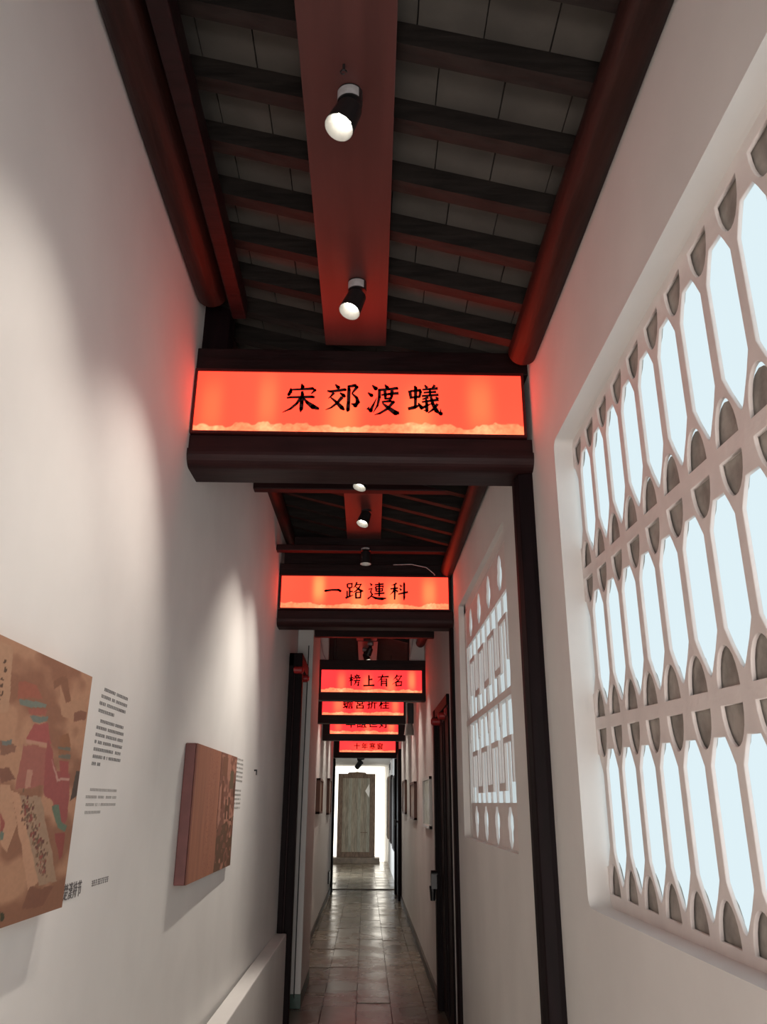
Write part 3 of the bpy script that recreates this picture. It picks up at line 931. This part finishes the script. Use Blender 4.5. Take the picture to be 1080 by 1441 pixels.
bul = [4.07 + Bp * (1 + 2 * k) for k in range(4)]
me = cut_sheet([[(3.97, 1.085), (5.93, 1.085), (5.93, 1.36), (3.97, 1.36)]] + [bulb(c, 1.225) for c in bul], 0.014)
link('lattice_top', on_x_plane(me, X2), M_lat, win2)
me = cut_sheet([[(3.97, -0.235), (5.93, -0.235), (5.93, 0.005), (3.97, 0.005)]] + [bulb(c, -0.115, -1) for c in bul], 0.014)
link('lattice_bottom', on_x_plane(me, X2), M_lat, win2)
for k in range(9):
    yb = A0 + Bp * k
    MB().box(X2 - 0.004, X2 + 0.007, yb - 0.007, yb + 0.007, 0.0, 1.09).obj('bar', M_lat, win2)
MB().box(X2 - 0.015, X2 + 0.02, 3.97, 5.93, 0.525, 0.565).obj('mid_rail', M_lat, win2)
for k in range(5):
    yb = A0 + Bp * 2 * k
    me = cut_sheet([[(yb - 0.032, 0.545), (yb - 0.012, 0.43), (yb, 0.40), (yb + 0.012, 0.43), (yb + 0.032, 0.545), (yb + 0.012, 0.66), (yb, 0.69), (yb - 0.012, 0.66)]], 0.016)
    link('lozenge', on_x_plane(me, X2), M_lat, win2)
for zhi, zlo in ((0.97, 0.72), (0.335, 0.105)):
    for k in range(4):
        c = bul[k]
        ya, yb = c - Bp * 0.55, c + Bp * 0.55
        MB().box(X2 - 0.006, X2 + 0.008, ya - 0.014, yb + 0.014, zhi - 0.03, zhi).obj('fret', M_lat, win2)
        MB().box(X2 - 0.006, X2 + 0.008, ya - 0.014, ya + 0.014, zlo, zhi - 0.03).obj('fret', M_lat, win2)
        MB().box(X2 - 0.006, X2 + 0.008, yb - 0.014, yb + 0.014, zlo, zhi - 0.03).obj('fret', M_lat, win2)
        if k < 3:
            MB().box(X2 - 0.006, X2 + 0.008, yb - 0.014, bul[k + 1] - Bp * 0.55 + 0.014, zlo - 0.04, zlo).obj('fret', M_lat, win2)
fr = MB()
fr.box(0.735, 0.95, 3.87, 4.03, -0.3, 1.5)
fr.box(0.735, 0.95, 5.84, 6.02, -0.3, 1.5)
fr.box(0.735, 0.95, 3.87, 6.02, -0.36, -0.215)
fr.box(0.735, 0.95, 3.87, 6.02, 1.35, 1.5)
fr.obj('window_frame', M_wall, win2)
MB().box(0.765, 0.775, 4.0, 5.9, -0.25, 1.4).obj('pane', emis('daylit_frosted_glass_far', (0.78, 0.88, 0.90), 0.66), win2)

# ------------------------------------------------------------------ right doorway with dark leaf, pegs and latch
d1 = MB()
d1.box(0.675, 0.80, 6.76, 6.86, FL, 0.86)
d1.box(0.655, 0.80, 7.94, 8.06, FL, 0.86)
d1.box(0.665, 0.80, 6.76, 8.06, 0.78, 0.87)
door1 = struct(d1.obj('door_1', M_post, None, (0.7, 7.4, FL), bevel=0.006))
for a, b in ((6.86, 7.39), (7.41, 7.94)):
    lf = MB().box(0.70, 0.74, a, b, FL + 0.02, 0.78).obj('door_leaf', M_post, door1, bevel=0.004)
    MB().box(0.688, 0.70, a + 0.06, a + 0.09, FL + 0.1, 0.7).box(0.688, 0.70, b - 0.09, b - 0.06, FL + 0.1, 0.7).obj('moulding', M_post, door1)
pg = ((6.85, 0.655), (7.25, 0.635), (7.78, 0.615))
for (py, px_) in pg:
    MB().cyl((0.72, py, 0.735), (px_ + 0.012, py, 0.735), 0.036, n=6).cyl((px_ + 0.012, py, 0.735), (px_, py, 0.735), 0.036, 0.02, n=6).obj('lintel_peg', M_red, door1)
MB().cyl((0.66, 7.85, -0.60), (0.60, 7.85, -0.60), 0.03, n=12).box(0.60, 0.65, 7.80, 7.90, -0.72, -0.60).cyl((0.615, 7.85, -0.70), (0.615, 7.85, -0.82), 0.032, 0.022, n=12).obj('latch', M_black, door1)

# left doorway post and leaf
d2 = MB()
d2.box(-0.725, -0.665, 7.21, 7.34, FL, 1.28)
d2.box(-0.660, -0.592, 7.26, 7.36, FL, 1.24)
d2.box(-0.72, -0.59, 7.21, 8.02, 1.16, 1.28)
door2 = struct(d2.obj('door_2', M_post, None, (-0.66, 7.6, FL), bevel=0.006))
MB().box(-0.80, -0.76, 7.36, 8.02, FL, 1.2).obj('door_leaf', M_post, door2)
MB().box(-0.668, -0.658, 7.235, 7.262, FL, 1.22).obj('moulding', M_woodx, door2)
for (px_, py, pz) in ((-0.595, 7.24, 1.13), (-0.572, 7.62, 1.11)):
    MB().cyl((-0.67, py, pz), (px_, py, pz), 0.036, n=6).cyl((px_, py, pz), (px_ + 0.016, py, pz), 0.034, 0.02, n=6).obj('lintel_peg', M_red, door2)
# thin cable down the pilaster
tag(MB().tube([(-0.60, 8.02, 1.5), (-0.602, 8.018, 1.0), (-0.607, 8.02, 0.4), (-0.61, 8.018, -0.4), (-0.612, 8.02, -1.0), (-0.612, 8.02, -1.62)], 0.005).obj('wall_cable', M_black, None, (-0.6, 8.02, -1.6)),
    'thin dark cable running down the white pilaster beside the left doorway', 'cable')
# looping wires on the upper walls
tag(MB().tube([(-0.60, 9.4, 1.95), (-0.56, 9.4, 1.80), (-0.53, 9.4, 1.66), (-0.50, 9.4, 1.60)], 0.006).obj('wall_cable', M_label, None, (-0.55, 9.4, 1.6)),
    'pale loose wire at the left end of the third signboard', 'cable')
tag(MB().tube([(0.56, 9.4, 1.95), (0.53, 9.4, 1.78), (0.50, 9.4, 1.62)], 0.006).obj('wall_cable', M_label, None, (0.53, 9.4, 1.6)),
    'pale loose wire at the right end of the third signboard', 'cable')
tag(MB().tube([(0.20, 6.2, 1.83), (0.35, 6.2, 1.835), (0.47, 6.2, 1.81), (0.53, 6.2, 1.76), (0.54, 6.2, 1.745)], 0.004).obj('wall_cable', M_label, None, (0.35, 6.2, 1.75)),
    'thin wire sagging over the top board of the second signboard', 'cable')

# ------------------------------------------------------------------ far doorway frame
o = MB().box(-0.73, -0.665, YD - 0.1, YD + 0.1, FL, 0.90).box(0.655, 0.73, YD - 0.1, YD + 0.1, FL, 0.9)
struct(o.obj('door_3', M_post, None, (0, YD, FL), bevel=0.004))
t = thing('folded_door_leaf', 'tall black door leaf standing open against the right wall before the far room', 'door', (0.65, 16.3, FL))
MB().box(0.62, 0.685, 16.15, 16.27, FL, 1.0).obj('stile', M_post, t, bevel=0.004)
MB().box(0.64, 0.66, 16.27, 17.45, FL + 0.03, 0.95).obj('leaf', M_post, t)
MB().box(0.595, 0.665, 17.4, 17.5, FL, 0.88).obj('stile', M_post, t, bevel=0.004)
MB().cyl((0.62, 16.22, -0.33), (0.57, 16.22, -0.33), 0.02, n=10).cyl((0.57, 16.22, -0.29), (0.57, 16.22, -0.40), 0.025, n=10).obj('latch', M_black, t)

# ------------------------------------------------------------------ far room
t = thing('backlit_panel', 'overexposed white glowing wall panel behind the old door', 'panel', (-0.2, YR, FL))
MB().box(-1.0, 0.585, YR, YR + 0.05, -1.56, 1.085).obj('panel', M_backlit, t)
MB().box(0.45, 0.585, YR - 0.01, YR + 0.05, FL + 0.01, -1.56).obj('panel', M_backlit, t)
M_old = mat('weathered_brown_wood', (0.20, 0.135, 0.10), 0.7, 0.4, 8, 0.3, stretch=(6, 6, 1))
tag(MB().box(-1.05, 0.44, YR - 0.75, YR - 0.03, FL, -1.545).obj('stone_step', mat('brown_stone', (0.22, 0.17, 0.13), 0.5, 0.3, 6), None, (-0.3, YR - 0.4, FL), bevel=0.01),
    'low brown stone step under the old wooden door', 'step')
YO = YR - 0.42
t = thing('old_wooden_door', 'old framed wooden door with greenish streaked panel, standing before the glowing panel', 'door', (-0.29, YO, -1.545))
MB().box(-0.87, -0.72, YO, YO + 0.1, -1.54, 0.84).obj('stile', M_old, t, bevel=0.006)
MB().box(0.125, 0.295, YO, YO + 0.1, -1.54, 0.84).obj('stile', M_old, t, bevel=0.006)
MB().box(-0.87, 0.295, YO - 0.01, YO + 0.11, 0.73, 0.86).obj('top_rail', M_old, t, bevel=0.006)
MB().prism([(-0.58, 0.86), (0.02, 0.86), (-0.02, 0.90), (-0.15, 0.905), (-0.28, 0.92), (-0.42, 0.905), (-0.54, 0.90)], 'y', YO, YO + 0.08).obj('crest', M_old, t)
MB().box(-0.87, 0.295, YO - 0.01, YO + 0.11, -1.54, -1.40).obj('bottom_rail', M_old, t, bevel=0.006)
n = 9
for i in range(n):
    xa = -0.72 + 0.845 * i / n
    xb = -0.72 + 0.845 * (i + 1) / n
    m = mat('aged_board_%s' % ('abc'[i % 3]), ((0.40, 0.35, 0.28), (0.35, 0.31, 0.25), (0.40, 0.39, 0.33))[i % 3], 0.6, 0.3, 6, 0.1, spec=0.2, stretch=(8, 8, 0.7))
    MB().box(xa, xb, YO + 0.03 + 0.006 * (i % 2), YO + 0.06, -1.40, 0.73).obj('plank', m, t)
me = MB().prism([(-0.02, 0.35), (0.10, 0.56), (0.12, 0.35), (0.10, 0.16)], 'y', YO + 0.012, YO + 0.03)  # highlight on the door panel, modelled as a white diamond
me.obj('diamond_highlight', mat('highlight_white', (0.95, 0.95, 0.93), 0.4), t)['label'] = 'white diamond-shaped highlight painted as a patch'
MB().box(-0.15, 0.06, YO + 0.012, YO + 0.03, -0.86, -0.84).obj('bolt', M_old, t)
# hanging panels and plaque on the far right wall
for i, (ya, yb, za, zb) in enumerate(((24.0, 25.2, -0.95, 0.72), (21.3, 22.7, -0.95, 0.68), (18.9, 20.3, -1.0, 0.6))):
    t = thing('hanging_scroll_board', ('tall dark board on the far room right wall, nearest the glowing panel', 'middle one of three tall dark boards on the far room right wall',
                                       'tall dark board on the far room right wall, nearest the far doorway')[i], 'board', (0.66, ya, za), 'dark boards on the far room right wall')
    MB().box(0.635, 0.685, ya, yb, za, zb).obj('board', M_old if i == 0 else M_wood, t, bevel=0.004)
    MB().box(0.625, 0.637, ya + 0.06, yb - 0.06, za + 0.06, zb - 0.06).obj('inset', M_wood, t)
t = thing('wall_plaque', 'square pale plaque with dark scrolling marks, high on the far room right wall', 'plaque', (0.68, 22.0, 0.55))
MB().box(0.655, 0.69, 21.8, 23.9, 0.74, 1.08).obj('plate', M_lat, t, bevel=0.004)
for (cy, cz, rr_) in ((22.4, 0.93, 0.10), (22.8, 0.86, 0.08), (23.2, 0.94, 0.08)):
    mb = MB().tube([(0.652, cy + 2 * rr_ * math.cos(a), cz + rr_ * math.sin(a)) for a in [0.6 * i for i in range(8)]], 0.014, 6)
    mb.obj('scroll_mark', M_black, t)
# outlet on the left
t = thing('wall_socket', 'small dark socket box low on the left wall beside the far doorway', 'socket', (-0.70, 17.0, -1.42))
MB().box(-0.712, -0.68, 16.6, 17.1, -1.46, -1.25).obj('box', M_black, t, bevel=0.006)

# ------------------------------------------------------------------ pictures on the walls
ART = [
((190,148,118),[(1.49,0.311),(1.679,0.302),(1.708,0.177),(1.555,0.147)]),
((165,98,78),[(1.736,0.242),(1.83,0.25),(1.877,0.219),(1.741,0.203)]),
((120,130,118),[(1.748,0.202),(1.906,0.211),(1.9,0.202),(1.76,0.19)]),
((165,95,80),[(1.806,0.192),(1.911,0.199),(1.907,0.185),(1.818,0.179)]),
((118,126,116),[(1.819,0.178),(1.926,0.182),(1.922,0.171),(1.84,0.166)]),
((170,90,85),[(1.857,0.165),(1.932,0.168),(1.965,0.13),(1.816,0.127)]),
((192,142,120),[(1.815,0.129),(1.939,0.13),(1.942,0.121),(1.818,0.122)]),
((166,102,90),[(1.804,0.119),(1.944,0.118),(1.96,0.034),(1.912,0.029),(1.805,0.024)]),
((190,140,120),[(1.848,0.066),(1.881,0.064),(1.886,0.033),(1.856,0.028)]),
((160,86,82),[(1.945,0.137),(2.027,0.068),(2.117,0.063),(2.148,-0.038),(2.122,-0.071),(2.033,-0.004),(1.966,0.019),(1.94,0.105)]),
((150,102,72),[(2.017,0.151),(2.066,0.163),(2.095,0.131),(2.093,0.11),(2.021,0.106)]),
((115,112,98),[(2.009,0.125),(2.097,0.125),(2.1,0.117),(2.012,0.117)]),
((115,112,98),[(2.022,0.104),(2.11,0.106),(2.108,0.099),(2.025,0.098)]),
((162,82,78),[(2.036,0.093),(2.099,0.095),(2.106,0.054),(2.057,0.053)]),
((195,150,135),[(1.976,0.103),(2.043,0.052),(2.117,0.051),(2.118,0.048),(2.036,0.046)]),
((84,72,64),[(2.148,0.026),(2.16,0.073),(2.187,0.074),(2.19,0.013),(2.143,-0.001)]),
((170,140,115),[(1.833,0.01),(1.953,0.008),(2.129,-0.183),(2.017,-0.181)]),
((198,152,122),[(1.78,0.024),(1.833,0.01),(2.01,-0.173),(1.964,-0.201),(1.868,-0.077)]),
((104,122,102),[(2.031,-0.009),(2.067,-0.006),(2.104,-0.05),(2.151,-0.058),(2.143,-0.074),(2.082,-0.066)]),
((150,78,70),[(2.067,-0.077),(2.143,-0.074),(2.145,-0.128),(2.129,-0.135)]),
((135,90,70),[(1.965,-0.184),(2.11,-0.194),(2.058,-0.23),(1.934,-0.223)]),
((140,96,72),[(1.92,0.274),(2.009,0.291),(2.055,0.24),(2.018,0.232),(1.976,0.265),(1.933,0.254)]),
((186,142,112),[(1.966,0.264),(2.019,0.231),(2.147,0.251),(2.18,0.227),(2.092,0.2),(2.002,0.2)]),
((140,95,75),[(2.087,0.212),(2.18,0.227),(2.177,0.205),(2.094,0.195)]),
((142,100,80),[(1.69,0.118),(1.771,0.109),(1.769,0.095),(1.702,0.088)]),
((118,122,115),[(1.7,0.119),(1.745,0.121),(1.745,0.112),(1.704,0.109)]),
((135,90,72),[(1.711,0.066),(1.759,0.068),(1.796,0.045),(1.725,0.031)]),
((195,150,120),[(1.726,0.03),(1.774,0.031),(1.841,-0.048),(1.813,-0.102),(1.773,-0.087)]),
((105,122,108),[(1.763,-0.062),(1.784,-0.065),(1.783,-0.079),(1.769,-0.078)]),
((160,85,75),[(1.748,-0.025),(1.777,-0.046),(1.776,-0.062),(1.763,-0.062)]),
((60,62,40),[(1.824,-0.214),(1.846,-0.22),(1.851,-0.232),(1.832,-0.235)]),
]


def inside(u, v, poly):
    r = np.zeros(len(u), bool)
    n_ = len(poly)
    for i in range(n_):
        (x0, y0), (x1, y1) = poly[i], poly[(i + 1) % n_]
        c = ((y0 > v) != (y1 > v)) & (u < (x1 - x0) * (v - y0) / ((y1 - y0) or 1e-9) + x0)
        r ^= c
    return r


def art1(u, v):
    y = 1.03 + 1.16 * u
    z = -0.247 + 0.565 * v
    wy = y + 0.010 * (noise2(u, v, 3, 22) - 0.5)
    wz = z + 0.010 * (noise2(u, v, 4, 22) - 0.5)
    n1 = noise2(u, v, 5, 7) * 0.6 + noise2(u, v, 6, 19) * 0.4
    a, b = np.array([150., 104, 80]), np.array([188., 142, 112])
    s = np.clip((n1 - 0.38) * 5, 0, 1)[:, None]
    col = a * (1 - s) + b * s
    # the unseen left part: more clouds, roofs
    for (cy, cz, w_, h_) in ((1.15, 0.1, .08, .02), (1.35, 0.02, .1, .02), (1.25, -0.12, .08, .018), (1.48, 0.16, .09, .02)):
        k = inside(wy, wz, [(cy - w_, cz), (cy + w_, cz), (cy + w_ * .7, cz + 3 * h_), (cy - w_ * .7, cz + 3 * h_)])
        col[k] = (165, 96, 78)
        k = inside(wy, wz, [(cy - w_, cz - h_), (cy + w_, cz - h_), (cy + w_, cz), (cy - w_, cz)])
        col[k] = (118, 128, 118)
    for c, p in ART:
        col[inside(wy, wz, p)] = c
    path = [(1.864, -0.002), (1.905, -0.034), (1.953, -0.073), (2.002, -0.113), (2.037, -0.157)]
    rr = random.Random(3)
    for i in range(190):
        k = rr.random() * 3.99
        i0 = int(k)
        f_ = k - i0
        cy = path[i0][0] * (1 - f_) + path[i0 + 1][0] * f_ + rr.gauss(0, 0.013)
        cz = path[i0][1] * (1 - f_) + path[i0 + 1][1] * f_ + rr.gauss(0, 0.010)
        m_ = (np.abs(y - cy) < 0.004) & (np.abs(z - cz) < 0.0035)
        col[m_] = rr.choice([(120, 76, 66), (150, 82, 72), (118, 96, 76), (140, 108, 84)])
    # seal-script column at the upper left margin
    for i in range(16):
        cz = 0.27 - i * 0.016
        m_ = (np.abs(y - 1.655 - 0.004 * math.sin(i * 2)) < 0.010) & (np.abs(z - cz) < 0.005) & (noise2(u, v, 9, 160) > 0.45)
        col[m_] = (90, 66, 48)
    grain = 1 + 0.05 * (noise2(u, v, 8, 110) - 0.5)
    return lin(np.clip(col * grain[:, None], 0, 255)) * 0.80


def art2(u, v):
    wob = 0.012 * (noise2(v, u, 12, 9) - 0.5)
    g = 0.5 * noise2(u, v * 0.05, 13, 60) + 0.5 * noise2(u, v * 0.12, 14, 24)
    col = np.array([178., 118, 92])[None, :] * (0.93 + 0.14 * g)[:, None]
    col[u < 0.03] = (150, 92, 76)
    sp = (np.abs(u - 0.38) < 0.1) & (noise2(u, v, 15, 100) > 0.72)
    col[sp] = (165, 104, 82)
    right = u + wob > 0.56
    n1 = noise2(u, v, 16, 9) * 0.6 + noise2(u, v, 17, 28) * 0.4
    s = np.clip((n1 - 0.42) * 6, 0, 1)[:, None]
    rc = np.array([140., 92, 74]) * (1 - s) + np.array([192., 136, 114]) * s
    col[right] = rc[right]
    ln = (np.abs(u + wob - 0.56) < 0.008) & (v > 0.35)
    col[ln] = (110, 62, 48)
    for (a0, a1, b0, b1, c) in ((.83, .93, .70, .86, (112, 96, 72)), (.62, .67, .52, .76, (128, 80, 58)), (.74, .78, .42, .60, (105, 70, 50)), (.82, .86, .42, .62, (105, 70, 50)),
                                (.76, .84, .49, .54, (112, 76, 54)), (.94, .98, .62, .75, (100, 66, 50)), (.60, .74, .80, .97, (138, 92, 70))):
        k = (u > a0) & (u < a1) & (v > b0 + wob) & (v < b1 + wob)
        col[k] = c
    k = right & (v < 0.34 + 0.25 * (u - 0.56)) & (noise2(u, v, 18, 26) > 0.40)
    col[k] = (112, 80, 58)
    return lin(np.clip(col, 0, 255)) * 0.80


def picture(name, label, y0, y1, z0, z1, xw0, xw1, xf, fn, edge_m):
    t = thing(name, label, 'picture', (xf, (y0 + y1) / 2, z0), 'box-mounted prints on the left wall')
    MB().hexa([(xw0, y0, z0), (xf - 0.002, y0, z0), (xf - 0.002, y1, z0), (xw1, y1, z0),
               (xw0, y0, z1), (xf - 0.002, y0, z1), (xf - 0.002, y1, z1), (xw1, y1, z1)]).obj('box_edge', edge_m, t, bevel=0.004)
    me = color_grid((xf, y0, z0), (0, y1 - y0, 0), (0, 0, z1 - z0), 340, 200, fn)
    link('print', me, attr_mat('printed_' + name, False, rough=0.6), t)
    return t


picture('palace_print', 'near print of a red palace among tan clouds on the left wall', 1.03, 2.19, -0.247, 0.318, -0.799, -0.799, -0.75,
        art1, mat('tan_canvas_edge', (0.42, 0.26, 0.18), 0.7, 0.2, 10))
picture('woodgrain_print', 'second print on the left wall, reddish brown woodgrain with dark green marks', 3.60, 4.76, -0.325, 0.242, xl(3.6) + .001, xl(4.76) + .001, -0.742,
        art2, mat('red_brown_canvas_edge', (0.16, 0.055, 0.05), 0.6, 0.2, 10))

# small framed pictures in the far run
def far_pic(side, y0, y1, z0, z1, m_frame, m_face, label, d=0.03):
    xw = -0.71 if side < 0 else 0.69
    t = thing('framed_picture', label, 'picture', (xw, (y0 + y1) / 2, z0), 'small pictures along the far passage walls')
    s = -side
    a, b = sorted((xw, xw + s * d))
    mb = MB()
    w = 0.03
    mb.box(a, b, y0, y1, z0, z0 + w).box(a, b, y0, y1, z1 - w, z1).box(a, b, y0, y0 + w, z0, z1).box(a, b, y1 - w, y1, z0, z1)
    mb.obj('frame', m_frame, t)
    a, b = sorted((xw, xw + s * d * 0.6))
    MB().box(a, b, y0 + w, y1 - w, z0 + w, z1 - w).obj('picture', m_face, t)


M_pf = mat('brown_picture_frame', (0.16, 0.07, 0.045), 0.5)
M_pp = mat('tan_picture_print', (0.42, 0.30, 0.22), 0.5, 0.4, 12)
M_glass = mat('glazed_pale_print', (0.45, 0.45, 0.38), 0.08, 0.3, 9)
M_alu = mat('pale_metal_frame', (0.6, 0.58, 0.54), 0.3)
far_pic(-1, 11.9, 12.75, -0.15, 0.33, M_pf, M_pp, 'narrow brown picture on the far left wall, nearer one of two', 0.06)
far_pic(-1, 15.2, 16.2, -0.20, 0.42, M_pf, M_pp, 'dark picture on the far left wall, close to the far doorway', 0.05)
far_pic(1, 8.72, 9.75, -0.25, 0.27, M_alu, M_glass, 'glazed picture in a pale frame on the right wall beyond the black doorway', 0.03)
far_pic(1, 11.3, 12.4, -0.21, 0.28, M_pf, M_pp, 'middle one of three pictures on the far right wall', 0.04)
far_pic(1, 14.0, 15.0, -0.17, 0.37, M_pf, M_pp, 'farthest of three pictures on the far right wall', 0.04)

# ------------------------------------------------------------------ vinyl lettering by the pictures
def text_block(label, x, lines, m, name='wall_lettering', seed=1):
    t = thing(name, label, 'lettering', (x, lines[0][0], lines[-1][2]), 'caption lettering on the left wall')
    rr = random.Random(seed)
    for (ya, yb, z, h) in lines:
        mb = MB()
        y = ya
        while y < yb:
            w = h * rr.uniform(0.75, 0.95)
            if rr.random() > 0.08:
                # one small illegible character: three bars and an upright
                for q in range(3):
                    zz = z + h * (0.1 + 0.38 * q) * 0.95
                    mb.box(x, x + 0.0008, y + w * rr.uniform(0, .2), y + w * rr.uniform(.75, 1), zz, zz + h * 0.11)
                c = y + w * rr.uniform(0.3, 0.6)
                mb.box(x, x + 0.0008, c, c + h * 0.11, z, z + h)
            y += h * 1.05
        mb.obj('text_line', m, t)
    return t


XW = -0.7998
L1 = [(2.455, 2.70, 0.315, 0.010), (2.425, 2.70, 0.293, 0.010), (2.425, 2.69, 0.272, 0.010), (2.425, 2.58, 0.250, 0.010)]
text_block('upper paragraph of small dark caption text right of the palace print', XW, L1, M_ink, seed=2)
L2 = [(2.455, 2.70, 0.222 - 0.0205 * i, 0.0095) for i in range(6)] + [(2.43, 2.50, 0.222 - 0.0205 * 6, 0.0095)]
L2 = [(2.455 if i == 0 else 2.425, b, c, d) for i, (a, b, c, d) in enumerate(L2)]
text_block('middle paragraph of small dark caption text right of the palace print', XW, L2, M_ink, seed=3)
L3 = [(2.44, 2.70, 0.028, 0.008), (2.41, 2.70, 0.008, 0.008), (2.41, 2.70, -0.013, 0.008), (2.41, 2.56, -0.034, 0.008)]
text_block('faint grey lowest paragraph of caption text right of the palace print', XW, L3, M_inkl, seed=4)
text_block('short line of tiny script after the title at the palace print foot', XW, [(2.56, 2.72, -0.235, 0.017)], M_ink, seed=5)
t = thing('wall_lettering', 'four large dark title characters beside the lower corner of the palace print', 'lettering', (XW, 2.36, -0.25), 'caption lettering on the left wall')
for i, ch in enumerate('楚漢持节'):
    me = font_mesh(ch, 0.034)
    for v in me.vertices:
        a = v.co.copy()
        v.co = Vector((XW + 0.0015 + a.z * 0.3, 2.345 + 0.036 * i + a.x, -0.232 + a.y * 1.3))
    link('character', me, M_ink, t)
L4 = [(4.86, 5.10, 0.235 - 0.024 * i, 0.010) for i in range(6)] + [(4.86, 5.08, 0.06 - 0.024 * i, 0.010) for i in range(5)]
t = text_block('faint caption text right of the woodgrain print', 0.0, L4, M_inkl, seed=6)
for ch in t.children:
    for v in ch.data.vertices:
        v.co.x += xl(v.co.y + t.location.y) + 0.0008
t = thing('wall_hook', 'tiny dark hook alone on the left wall beyond the woodgrain print', 'hook', (xl(5.55), 5.55, 0.19))
MB().cyl((xl(5.55), 5.55, 0.20), (xl(5.55) + 0.02, 5.55, 0.20), 0.005, n=8).box(xl(5.55) + 0.012, xl(5.55) + 0.02, 5.545, 5.555, 0.17, 0.20).obj('pin', M_black, t)

# ------------------------------------------------------------------ lift everything so that the floor is at z = 0
for o in roots:
    o.location.z += EYE
for o in bpy.data.objects:
    if '_o' in o:
        del o['_o']
